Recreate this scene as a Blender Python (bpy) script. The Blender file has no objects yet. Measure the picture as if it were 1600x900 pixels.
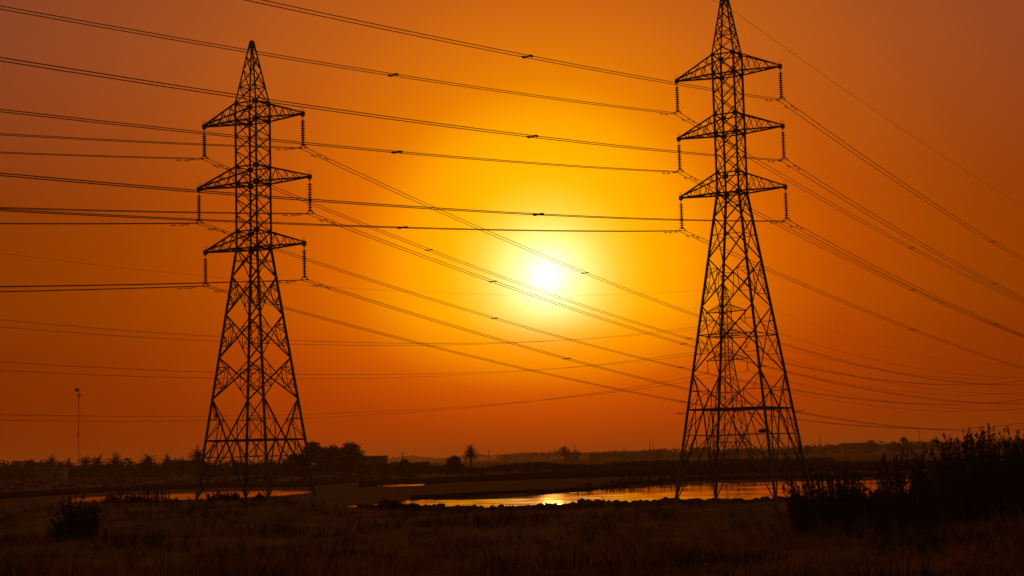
import bpy, bmesh, math, random
import numpy as np
from mathutils import Vector, Matrix

C = bpy.context.scene
COL = C.collection
PI = math.pi
rnd = random.Random(7)
rng = np.random.default_rng(7)

# ------------------------------------------------------------------ camera, sky, sun, exposure
FPX, ROLL, PITCH, EYE = 2600.0, -0.026, math.radians(5.8395), 3.0
CF = Vector((0, math.cos(PITCH), math.sin(PITCH)))
R0 = Vector((1, 0, 0)); U0 = R0.cross(CF)
CR = R0 * math.cos(ROLL) + U0 * math.sin(ROLL)
CU = U0 * math.cos(ROLL) - R0 * math.sin(ROLL)
cam_d = bpy.data.cameras.new('camera')
cam_d.sensor_width = 36.0
cam_d.lens = 36.0 * FPX / 1600.0
cam_d.clip_start, cam_d.clip_end = 0.1, 30000.0
cam = bpy.data.objects.new('camera', cam_d); COL.objects.link(cam)
M = Matrix((CR, CU, -CF)).transposed().to_4x4()
M.translation = Vector((0, 0, EYE))
cam.matrix_world = M
C.camera = cam

SUN_DIR = Vector((0.02055, 0.99393, 0.10807)).normalized()
SUN_EL = math.asin(SUN_DIR.z)
SUN_AZ = math.atan2(SUN_DIR.x, SUN_DIR.y)

def lin(c):
    c = c / 255.0
    return c / 12.92 if c <= 0.04045 else ((c + 0.055) / 1.055) ** 2.4

def rgb(*c):
    return tuple(lin(v) for v in c) + (1.0,)

w = bpy.data.worlds.new("World"); C.world = w; w.use_nodes = True
nt = w.node_tree; N = nt.nodes; L = nt.links
N.clear()
def node(t, **k):
    n = N.new(t)
    for a, b in k.items():
        setattr(n, a, b)
    return n
def math_n(op, a, b=None, c=None):
    n = node('ShaderNodeMath', operation=op)
    for i, v in enumerate((a, b, c)):
        if v is None: continue
        if isinstance(v, (int, float)): n.inputs[i].default_value = v
        else: L.new(v, n.inputs[i])
    return n.outputs[0]
def mixc(op, a, b, fac=1.0):
    n = node('ShaderNodeMix', data_type='RGBA', blend_type=op)
    n.inputs[0].default_value = fac
    for i, v in ((6, a), (7, b)):
        if isinstance(v, tuple): n.inputs[i].default_value = v
        else: L.new(v, n.inputs[i])
    return n.outputs[2]
def ramp(fac, stops, linear_cols=False):
    n = node('ShaderNodeValToRGB'); cr = n.color_ramp; cr.interpolation = 'LINEAR'
    while len(cr.elements) > 1: cr.elements.remove(cr.elements[-1])
    for i, (p, c) in enumerate(stops):
        e = cr.elements[0] if i == 0 else cr.elements.new(p)
        e.position = p
        e.color = tuple(c) + (1.0,) if linear_cols else rgb(*c)
    L.new(fac, n.inputs[0]); return n.outputs[0]
tc = node('ShaderNodeTexCoord')
dot = node('ShaderNodeVectorMath', operation='DOT_PRODUCT')
L.new(tc.outputs['Generated'], dot.inputs[0]); dot.inputs[1].default_value = SUN_DIR
ang = math_n('MULTIPLY', math_n('ARCCOSINE', math_n('MINIMUM', dot.outputs['Value'], 0.9999999)), 180 / PI)
sep = node('ShaderNodeSeparateXYZ'); L.new(tc.outputs['Generated'], sep.inputs[0])
elev = math_n('MULTIPLY', math_n('ARCSINE', sep.outputs['Z']), 180 / PI)
# dusty aureole round the low sun: fades with the true angle from the sun, faster towards the thick air at the horizon
below = math_n('MINIMUM', math_n('SUBTRACT', elev, SUN_EL * 180 / PI - 1.2), 0.0)
eff = math_n('SQRT', math_n('ADD', math_n('MULTIPLY', ang, ang), math_n('MULTIPLY', math_n('MULTIPLY', below, below), 3.4)))
def srgb3(r_, g_, b_lin, k=1.0): return (lin(r_) * k, lin(g_) * k, b_lin)
aure = ramp(math_n('SQRT', math_n('DIVIDE', math_n('MINIMUM', eff, 180.0), 180.0)), [(math.sqrt(a / 180.0), c) for a, c in (
    (0, (1.5, 1.15, 0)), (.5, (1.4, 1.1, 0)), (1.1, (1.32, 1.0, 0)), (1.6, (1.28, .86, 0)), (2.4, (1.22, .645, 0)), (3.4, (1.15, .475, 0)), (4.8, (.99, .345, 0)), (6.7, srgb3(217, 108, .0004)),
    (8, srgb3(199, 92, .003)), (10, srgb3(178, 75, .0065)), (14.5, srgb3(146, 61, .0132)), (17.5, srgb3(134, 55, .016)), (20, srgb3(125, 52, .018)),
    (30, srgb3(104, 48, .016)), (60, srgb3(98, 58, .020)), (100, srgb3(84, 53, .020)), (180, srgb3(66, 42, .015)))], True)
dust = ramp(math_n('ADD', math_n('DIVIDE', elev, 100.0), 0.5), [(p / 100 + .5, c) for p, c in (
    (-50, (.10, .05, .0)), (-1, (.80, .52, .0)), (0, (1.12, .70, .0)), (2, (1.0, .69, .0)), (4, (.95, .79, .0)), (5.2, (.98, .97, .0)), (6.2, (1, .98, .0)),
    (7.2, (1, 1, .02)), (8.8, (1, 1.02, .15)), (11, (1.03, 1.22, .5)), (14, (1.09, 1.50, 1)), (50, (1.12, 1.6, 1.2)))], True)
inner = ramp(math_n('DIVIDE', math_n('MINIMUM', math_n('ADD', math_n('MULTIPLY', ang, 0.4), math_n('MULTIPLY', eff, 0.6)), 5.0), 5.0), [(a / 5, (0, min(.34, b_ * .55), b_)) for a, b_ in (
    (0, .95), (.4, .88), (.7, .70), (1.1, .43), (1.5, .24), (2.0, .105), (2.5, .034), (3.2, .004), (3.8, 0))], True)
glow = mixc('ADD', mixc('MULTIPLY', aure, dust), inner)
core = math_n('MULTIPLY', math_n('EXPONENT', math_n('MULTIPLY', math_n('POWER', math_n('DIVIDE', ang, 0.40), 2.0), -1.0)), 1.1)
corec = node('ShaderNodeVectorMath', operation='SCALE'); corec.inputs[0].default_value = (1.0, .70, .30); L.new(core, corec.inputs[3])
sky = node('ShaderNodeTexSky', sky_type='NISHITA', sun_disc=False, sun_elevation=SUN_EL, sun_rotation=SUN_AZ)
sky.dust_density = 8.0; sky.air_density = 2.0; sky.ozone_density = 1.0; sky.altitude = 0
skyt = mixc('MULTIPLY', sky.outputs[0], (.004, .0012, .0001, 1))
tot = mixc('ADD', mixc('ADD', glow, corec.outputs[0]), skyt)
bg = node('ShaderNodeBackground'); L.new(tot, bg.inputs[0]); bg.inputs[1].default_value = 1.0
wo = node('ShaderNodeOutputWorld'); L.new(bg.outputs[0], wo.inputs[0])
w.cycles.sampling_method = 'MANUAL'; w.cycles.sample_map_resolution = 2048

sun_d = bpy.data.lights.new('sun', 'SUN'); sun_d.energy = 0.32; sun_d.angle = math.radians(0.6); sun_d.color = (1.0, .38, .06)
sun_o = bpy.data.objects.new('sun', sun_d); COL.objects.link(sun_o)
sun_o.rotation_euler = SUN_DIR.to_track_quat('Z', 'Y').to_euler()

C.view_settings.view_transform = 'Standard'; C.view_settings.look = 'None'
C.view_settings.exposure = 0.0; C.view_settings.gamma = 1.0; C.view_settings.use_curve_mapping = False
C.render.engine = 'CYCLES'
C.cycles.use_denoising = True
C.cycles.max_bounces = 5; C.cycles.diffuse_bounces = 2; C.cycles.glossy_bounces = 2; C.cycles.volume_bounces = 1
C.cycles.transmission_bounces = 2; C.cycles.transparent_max_bounces = 8
C.cycles.caustics_reflective = False; C.cycles.caustics_refractive = False

# ------------------------------------------------------------------ helpers
def at(px, Y):
    """ground position on the bearing of a column of the photo (at horizon height), Y metres out"""
    d = CF + CR * ((px - 800) / FPX) - CU * (266.0 / FPX)
    return d.x / d.y * Y, Y

def material(name, col, rough=.8, col2=None, scale=1.0, metallic=0.0, trans=0.0, spec=0.3, bump=0.0, obj_coords=True):
    m = bpy.data.materials.new(name); m.use_nodes = True
    t = m.node_tree; b = t.nodes['Principled BSDF']
    b.inputs['Roughness'].default_value = rough; b.inputs['Metallic'].default_value = metallic
    b.inputs['Specular IOR Level'].default_value = spec
    co = t.nodes.new('ShaderNodeTexCoord')
    nz = t.nodes.new('ShaderNodeTexNoise'); nz.inputs['Scale'].default_value = scale; nz.inputs['Detail'].default_value = 5
    t.links.new(co.outputs['Object'], nz.inputs['Vector'])
    r = t.nodes.new('ShaderNodeValToRGB'); r.color_ramp.elements[0].position = .35; r.color_ramp.elements[1].position = .68
    c2 = col2 or tuple(v * .6 for v in col)
    r.color_ramp.elements[0].color = tuple(c2) + (1,); r.color_ramp.elements[1].color = tuple(col) + (1,)
    t.links.new(nz.outputs['Fac'], r.inputs[0]); t.links.new(r.outputs[0], b.inputs['Base Color'])
    if bump:
        bn = t.nodes.new('ShaderNodeBump'); bn.inputs['Strength'].default_value = bump; bn.inputs['Distance'].default_value = .1
        n2 = t.nodes.new('ShaderNodeTexNoise'); n2.inputs['Scale'].default_value = scale * 6; n2.inputs['Detail'].default_value = 6
        t.links.new(co.outputs['Object'], n2.inputs['Vector']); t.links.new(n2.outputs['Fac'], bn.inputs['Height'])
        t.links.new(bn.outputs[0], b.inputs['Normal'])
    if trans:
        tr = t.nodes.new('ShaderNodeBsdfTranslucent'); t.links.new(r.outputs[0], tr.inputs[0])
        mx = t.nodes.new('ShaderNodeMixShader'); mx.inputs[0].default_value = trans
        t.links.new(b.outputs[0], mx.inputs[1]); t.links.new(tr.outputs[0], mx.inputs[2])
        t.links.new(mx.outputs[0], t.nodes['Material Output'].inputs[0])
    return m

MAT = dict(
    steel=material('weathered_galvanised_steel', (.22, .17, .13), .7, (.13, .085, .06), 3.0, .1, spec=.25),
    wire=material('aluminium_cable', (.16, .15, .15), .55, (.10, .095, .09), 4.0, .6),
    glaze=material('brown_porcelain', (.09, .05, .035), .35, (.06, .035, .025), 5.0, spec=.5),
    concrete=material('footing_concrete', (.28, .26, .23), .9, (.18, .16, .14), 2.0, bump=.4),
    soil=material('dry_soil', (.195, .104, .064), .95, (.105, .058, .036), .3, bump=.6, spec=0.0),
    bank=material('clod_soil', (.130, .076, .048), .95, (.060, .037, .025), 1.2, bump=.8, spec=0.0),
    grass=material('dry_grass', (.350, .160, .078), .8, (.10, .050, .027), .30, trans=.30, spec=0.0),
    seed=material('seed_heads', (.34, .25, .18), .8, (.22, .14, .09), 2.0, trans=.45, spec=0.0),
    leaf=material('shrub_leaves', (.060, .047, .024), .7, (.032, .027, .014), 1.5, trans=.08, spec=0.0),
    reed=material('reed_leaves', (.080, .058, .030), .7, (.045, .034, .018), 1.2, trans=.10, spec=0.0),
    bark=material('brown_bark', (.10, .075, .055), .9, (.05, .04, .03), 3.0, spec=.1),
    tree=material('tree_leaves', (.055, .046, .024), .75, (.030, .027, .015), .8, trans=.08, spec=0.0),
    palm=material('palm_fronds', (.04, .04, .02), .65, (.025, .025, .013), 1.0, trans=.08, spec=0.0),
    block=material('pale_block_wall', (.22, .18, .14), .9, (.16, .13, .10), .8, spec=.1),
    mud=material('mud_brick_wall', (.24, .18, .13), .95, (.17, .13, .09), .7, spec=.1),
    roof=material('flat_roof_slab', (.26, .24, .21), .9, (.18, .16, .14), 1.0, spec=.1),
    dark=material('dark_opening', (.03, .027, .025), .6, (.02, .02, .02), 1.0),
    white=material('white_paint', (.62, .60, .57), .5, (.5, .48, .45), 2.0),
    red=material('red_paint', (.42, .06, .04), .5, (.3, .05, .03), 2.0),
    wood=material('pole_timber', (.13, .10, .075), .85, (.08, .06, .045), 3.0, spec=.1),
    bird=material('dark_feathers', (.035, .03, .03), .6, (.02, .02, .02), 9.0),
    twig=material('nest_twigs', (.09, .065, .045), .9, (.05, .04, .03), 9.0, spec=.1),
)
# pond water: shallow wind ripples over a smooth mirror
def water_material():
    m = bpy.data.materials.new('pond_water'); m.use_nodes = True
    t = m.node_tree; b = t.nodes['Principled BSDF']
    b.inputs['Base Color'].default_value = (.018, .015, .010, 1); b.inputs['Roughness'].default_value = .05
    b.inputs['IOR'].default_value = 1.333; b.inputs['Specular IOR Level'].default_value = .5
    co = t.nodes.new('ShaderNodeTexCoord'); mp = t.nodes.new('ShaderNodeMapping'); mp.inputs['Scale'].default_value = (.16, 1.5, 1)
    t.links.new(co.outputs['Object'], mp.inputs[0])
    n1 = t.nodes.new('ShaderNodeTexNoise'); n1.inputs['Scale'].default_value = 1.6; n1.inputs['Detail'].default_value = 3
    n2 = t.nodes.new('ShaderNodeTexNoise'); n2.inputs['Scale'].default_value = .12; n2.inputs['Detail'].default_value = 2
    for n in (n1, n2): t.links.new(mp.outputs[0], n.inputs[0])
    mul = t.nodes.new('ShaderNodeMath'); mul.operation = 'MULTIPLY'
    mr = t.nodes.new('ShaderNodeMapRange'); mr.inputs['From Min'].default_value = .42; mr.inputs['From Max'].default_value = .66
    mr.inputs['To Min'].default_value = .06; mr.inputs['To Max'].default_value = .75; t.links.new(n2.outputs['Fac'], mr.inputs['Value'])   # calm lanes between breezy ones
    t.links.new(n1.outputs['Fac'], mul.inputs[0]); t.links.new(mr.outputs[0], mul.inputs[1])
    bn = t.nodes.new('ShaderNodeBump'); bn.inputs['Strength'].default_value = .12; bn.inputs['Distance'].default_value = .06
    t.links.new(mul.outputs[0], bn.inputs['Height']); t.links.new(bn.outputs[0], b.inputs['Normal'])
    return m
MAT['water'] = water_material()

class MB:
    """collects simple solids and links them as ONE mesh object"""
    def __init__(s): s.v = []; s.f = []
    def add(s, vs, fs):
        n = len(s.v); s.v += [tuple(q) for q in vs]; s.f += [tuple(i + n for i in q) for q in fs]
    def box(s, c, d, rz=0.0):
        x, y, z = (k / 2 for k in d); cs, sn = math.cos(rz), math.sin(rz)
        vs = [(c[0] + a * x * cs - b_ * y * sn, c[1] + a * x * sn + b_ * y * cs, c[2] + e * z) for e in (-1, 1) for a, b_ in ((-1, -1), (1, -1), (1, 1), (-1, 1))]
        s.add(vs, [(3, 2, 1, 0), (4, 5, 6, 7), (0, 1, 5, 4), (1, 2, 6, 5), (2, 3, 7, 6), (3, 0, 4, 7)])
    def frame(s, p, q, hint=None):
        d = (Vector(q) - Vector(p)); l = d.length
        if l < 1e-6: return None
        d /= l
        h = Vector(hint) if hint is not None else (Vector((0, 0, 1)) if abs(d.z) < .9 else Vector((1, 0, 0)))
        u = (h - d * h.dot(d))
        if u.length < 1e-4: u = d.orthogonal()
        u.normalize(); return d, u, d.cross(u)
    def angle(s, p, q, a, t=None, hint=None):
        """rolled steel angle (L section) from p to q, leg length a"""
        fr = s.frame(p, q, hint)
        if fr is None: return
        d, u, v = fr; t = t or a * .16; p, q = Vector(p), Vector(q)
        prof = [(0, 0), (a, 0), (a, t), (t, t), (t, a), (0, a)]
        o = -a * .3
        vs = [e + u * (x + o) + v * (y + o) for e in (p, q) for x, y in prof]
        s.add(vs, [(i, (i + 1) % 6, 6 + (i + 1) % 6, 6 + i) for i in range(6)] + [(5, 4, 3, 2, 1, 0), (6, 7, 8, 9, 10, 11)])
    def tube(s, pts, r, n=6, cap=True):
        pts = [Vector(p) for p in pts]; rs = r if isinstance(r, (list, tuple)) else [r] * len(pts)
        base = len(s.v); u = None
        for i, p in enumerate(pts):
            d = (pts[min(i + 1, len(pts) - 1)] - pts[max(i - 1, 0)]).normalized()
            if u is None:
                u = d.orthogonal().normalized()
            u = (u - d * u.dot(d)).normalized(); v = d.cross(u)
            for k in range(n):
                a = 2 * PI * k / n
                s.v.append(tuple(p + (u * math.cos(a) + v * math.sin(a)) * rs[i]))
        for i in range(len(pts) - 1):
            for k in range(n):
                a, b = base + i * n + k, base + i * n + (k + 1) % n
                s.f.append((a, b, b + n, a + n))
        if cap:
            s.f.append(tuple(base + k for k in reversed(range(n)))); s.f.append(tuple(base + (len(pts) - 1) * n + k for k in range(n)))
    def lathe(s, prof, c=(0, 0, 0), n=12):
        base = len(s.v)
        for r, z in prof:
            for k in range(n):
                a = 2 * PI * k / n; s.v.append((c[0] + r * math.cos(a), c[1] + r * math.sin(a), c[2] + z))
        for i in range(len(prof) - 1):
            for k in range(n):
                a, b = base + i * n + k, base + i * n + (k + 1) % n
                s.f.append((a, b, b + n, a + n))
        s.f.append(tuple(base + k for k in reversed(range(n)))); s.f.append(tuple(base + (len(prof) - 1) * n + k for k in range(n)))
    def mesh(s, name, m):
        me = bpy.data.meshes.new(name); me.from_pydata(s.v, [], s.f); me.materials.append(MAT[m]); me.update(); return me
    def build(s, name, m, parent=None, smooth=False):
        me = s.mesh(name, m)
        if smooth: me.polygons.foreach_set('use_smooth', [True] * len(me.polygons))
        return link(name, me, parent)

def link(name, me, parent=None):
    o = bpy.data.objects.new(name, me); COL.objects.link(o)
    if parent is not None: o.parent = parent
    return o

def tag(o, label=None, cat=None, group=None, kind=None):
    if label: o['label'] = label
    if cat: o['category'] = cat
    if group: o['group'] = group
    if kind: o['kind'] = kind
    return o

def thing(name, label, cat, loc=(0, 0, 0), rz=0.0, group=None):
    o = bpy.data.objects.new(name, None); COL.objects.link(o); o.empty_display_size = .3
    o.location = loc; o.rotation_euler = (0, 0, rz)
    return tag(o, label, cat, group)

def children_of(o): return CH.get(o.name, [])

def tri_mesh(name, V, F, m, parent=None):
    """big triangle soup from numpy arrays as ONE mesh object"""
    me = bpy.data.meshes.new(name)
    me.vertices.add(len(V)); me.vertices.foreach_set('co', np.asarray(V, np.float32).ravel())
    F = np.asarray(F, np.int32); k = F.shape[1]
    me.loops.add(F.size); me.loops.foreach_set('vertex_index', F.ravel())
    me.polygons.add(len(F)); me.polygons.foreach_set('loop_start', np.arange(0, F.size, k, dtype=np.int32))
    me.polygons.foreach_set('loop_total', np.full(len(F), k, np.int32))
    me.materials.append(MAT[m]); me.update(calc_edges=True); me.validate()
    return link(name, me, parent)

# ------------------------------------------------------------------ terrain
_perm = rng.random((257, 257)).astype(np.float64)
def vnoise(x, y):
    x = np.asarray(x, float); y = np.asarray(y, float)
    xi = np.floor(x).astype(int); yi = np.floor(y).astype(int); fx = x - xi; fy = y - yi
    fx = fx * fx * (3 - 2 * fx); fy = fy * fy * (3 - 2 * fy)
    g = lambda a, b: _perm[a % 256, b % 256]
    return (g(xi, yi) * (1 - fx) + g(xi + 1, yi) * fx) * (1 - fy) + (g(xi, yi + 1) * (1 - fx) + g(xi + 1, yi + 1) * fx) * fy - .5
def sstep(a, b, x):
    t = np.clip((x - a) / (b - a), 0, 1); return t * t * (3 - 2 * t)

WATER_Z = -0.8; WAVE = 0.85
def P_(pts): return np.array([at(px, Y) for px, Y in pts])
# pond outlines: (bearing column, distance)
PONDS = [
    P_([(566, 146), (600, 151), (640, 158), (680, 165), (720, 166), (790, 167), (860, 169), (920, 182), (960, 191), (1010, 205), (1050, 213), (1100, 217), (1160, 215), (1230, 213),
        (1320, 211), (1400, 208), (1470, 195), (1440, 150), (1360, 132), (1250, 127), (1150, 126), (1050, 127), (940, 127), (850, 126), (760, 127), (690, 129), (640, 132), (595, 137)]),
    P_([(128, 214), (150, 229), (200, 239), (260, 245), (330, 247), (400, 243), (462, 235), (480, 228), (472, 217), (440, 208), (400, 199), (330, 190), (260, 188), (200, 190), (150, 194), (128, 199), (118, 204)]),
    P_([(556, 262), (600, 276), (660, 276), (668, 260), (640, 250), (590, 249)]),
    P_([(682, 272), (722, 274), (726, 269), (700, 267)]),
]
def poly_sd(x, y, P):
    """signed distance to polygon P (negative inside)"""
    x = np.asarray(x, float); y = np.asarray(y, float)
    d = np.full(x.shape, 1e18); ins = np.zeros(x.shape, bool)
    n = len(P)
    for i in range(n):
        ax, ay = P[i]; bx, by = P[(i + 1) % n]; ex, ey = bx - ax, by - ay
        t = np.clip(((x - ax) * ex + (y - ay) * ey) / (ex * ex + ey * ey), 0, 1)
        d = np.minimum(d, (x - ax - t * ex) ** 2 + (y - ay - t * ey) ** 2)
        cr = ((ay > y) != (by > y)) & (x < ex * (y - ay) / (ey if abs(ey) > 1e-9 else 1e-9) + ax)
        ins ^= cr
    d = np.sqrt(d); return np.where(ins, -d, d)

def ground_z(x, y):
    x = np.asarray(x, float); y = np.asarray(y, float)
    r = np.hypot(x, y)
    z = .30 * vnoise(x / 14 + 3, y / 14) + .14 * vnoise(x / 4.1, y / 4.1 + 9) + .07 * vnoise(x / 1.3 + 5, y / 1.3) + .04 * vnoise(x / .5, y / .5)
    z = z * np.clip(r / 40, .5, 1) * (1 + .9 * sstep(102, 84, r)) - .18
    z += 1.0 * sstep(-8.5, -16, x) * sstep(75, 105, y) * sstep(131, 108, y)           # the left pylon stands on higher ground
    z += -(.30 * sstep(-16, -8, x) + .16 * sstep(6.5, 3.5, x) * sstep(-12, -2, x)) * sstep(95, 115, y) * sstep(135, 122, y)
    low = sstep(116, 140, y) * sstep(520, 330, y)                                    # flat wet ground round the ponds
    z = z * (1 - low) + low * (-.62 + .30 * (z + .18))
    z += .18 * np.exp(-((y - 62) / 9.0) ** 2) * vnoise(x / 9 + 2, y / 30)
    far = sstep(310, 540, r)
    z += far * (.35 + .9 * vnoise(x / 70, y / 70 + 4) + 1.2 * vnoise(x / 260 + 8, y / 260))
    # raised shore and lower beds of the ponds
    near = (r > 90) & (r < 330)
    if near.any():
        zz = z[near] if z.ndim else z
        X, Y = (x[near], y[near])
        sd = np.full(X.shape, 1e9)
        for P in PONDS: sd = np.minimum(sd, poly_sd(X, Y, P))
        bank = np.clip(zz, -.72, 1.2)
        k = sstep(-1.2, 3.0, sd + 2.6 * vnoise(X / 3.5, Y / 6.0) + 1.2 * vnoise(X / 1.1, Y / 1.6))
        z = z.copy(); z[near] = (-1.9) * (1 - k) + bank * k
    return z
def gz(x, y): return float(ground_z(np.array([x]), np.array([y]))[0])

rs = np.concatenate([np.arange(3, 30, 1.5), np.arange(30, 134, .42), 134 * (290 / 134) ** np.linspace(0, 1, 150), 290 * (6000 / 290) ** np.linspace(.02, 1, 70)])
view = math.radians(21)
th = np.concatenate([np.linspace(-PI, -view, 90, endpoint=False), np.linspace(-view, view, 620), np.linspace(view, PI, 91)[1:]])
RR, TT = np.meshgrid(rs, th, indexing='ij')
GX, GY = RR * np.sin(TT), RR * np.cos(TT)
GZ = ground_z(GX.ravel(), GY.ravel())
nr, na = RR.shape
V = np.c_[GX.ravel(), GY.ravel(), GZ]
ii, jj = np.meshgrid(np.arange(nr - 1), np.arange(na - 1), indexing='ij')
a = (ii * na + jj).ravel()
F = np.c_[a, a + na, a + na + 1, a + 1]
V = np.r_[V, [[0, 0, float(GZ[:na].mean())]]]
g = tri_mesh('ground', V, F[:, ::-1], 'soil')
me = g.data
tag(g, kind='structure')
ctr = MB(); ctr.v = [tuple(q) for q in V[:na]] + [tuple(V[-1])]; ctr.f = [(k, k + 1, na) for k in range(na - 1)]
# middle of the sheet (under the camera) joined into the same mesh
bm = bmesh.new(); bm.from_mesh(me); bm.verts.ensure_lookup_table()
for k in range(na - 1):
    bm.faces.new((bm.verts[k], bm.verts[k + 1], bm.verts[len(V) - 1]))
bmesh.ops.recalc_face_normals(bm, faces=bm.faces)
bm.to_mesh(me); bm.free()
if me.polygons[len(me.polygons) // 2].normal.z < 0: me.flip_normals()
me.polygons.foreach_set('use_smooth', [True] * len(me.polygons))

for P in PONDS:                                                     # each pond a sheet of low wind ripples
    lo, hi = P.min(0) - 2, P.max(0) + 2
    xs = np.arange(lo[0], hi[0], .7); ys = np.arange(lo[1], hi[1], .15)
    X, Y = np.meshgrid(xs, ys); calm = .35 + .65 * sstep(-.2, .25, vnoise(X / 16 + 40, Y / 9))
    Z = WATER_Z + WAVE * calm * (.030 * vnoise(X / 2.3, Y / .52) + .045 * vnoise(X / 5.0 + 9, Y / 1.15 + 3))
    ii, jj = np.meshgrid(np.arange(len(ys) - 1), np.arange(len(xs) - 1), indexing='ij'); a = (ii * len(xs) + jj).ravel()
    keep = poly_sd(X[:-1, :-1].ravel() + .35, Y[:-1, :-1].ravel() + .07, P) < 2.2; a = a[keep]
    Fq = np.c_[a, a + 1, a + len(xs) + 1, a + len(xs)]; used, inv = np.unique(Fq, return_inverse=True)
    Vq = np.c_[X.ravel(), Y.ravel(), Z.ravel()][used]
    wt = tri_mesh('water', Vq, inv.reshape(-1, 4), 'water'); wt.data.polygons.foreach_set('use_smooth', [True] * len(wt.data.polygons)); tag(wt, kind='structure')

# the haze over the plain: one closed box, sky outside it
hm = bpy.data.materials.new('haze_air'); hm.use_nodes = True
t = hm.node_tree; t.nodes.remove(t.nodes['Principled BSDF'])
pv = t.nodes.new('ShaderNodeVolumePrincipled'); pv.inputs['Density'].default_value = 0.00018
pv.inputs['Color'].default_value = (.97, .60, .30, 1); pv.inputs['Anisotropy'].default_value = .45
t.links.new(pv.outputs[0], t.nodes['Material Output'].inputs['Volume']); MAT['haze'] = hm
hz = MB(); hz.box((0, 0, 18.5), (12200, 12200, 47)); tag(hz.build('haze', 'haze'), kind='stuff')

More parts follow.
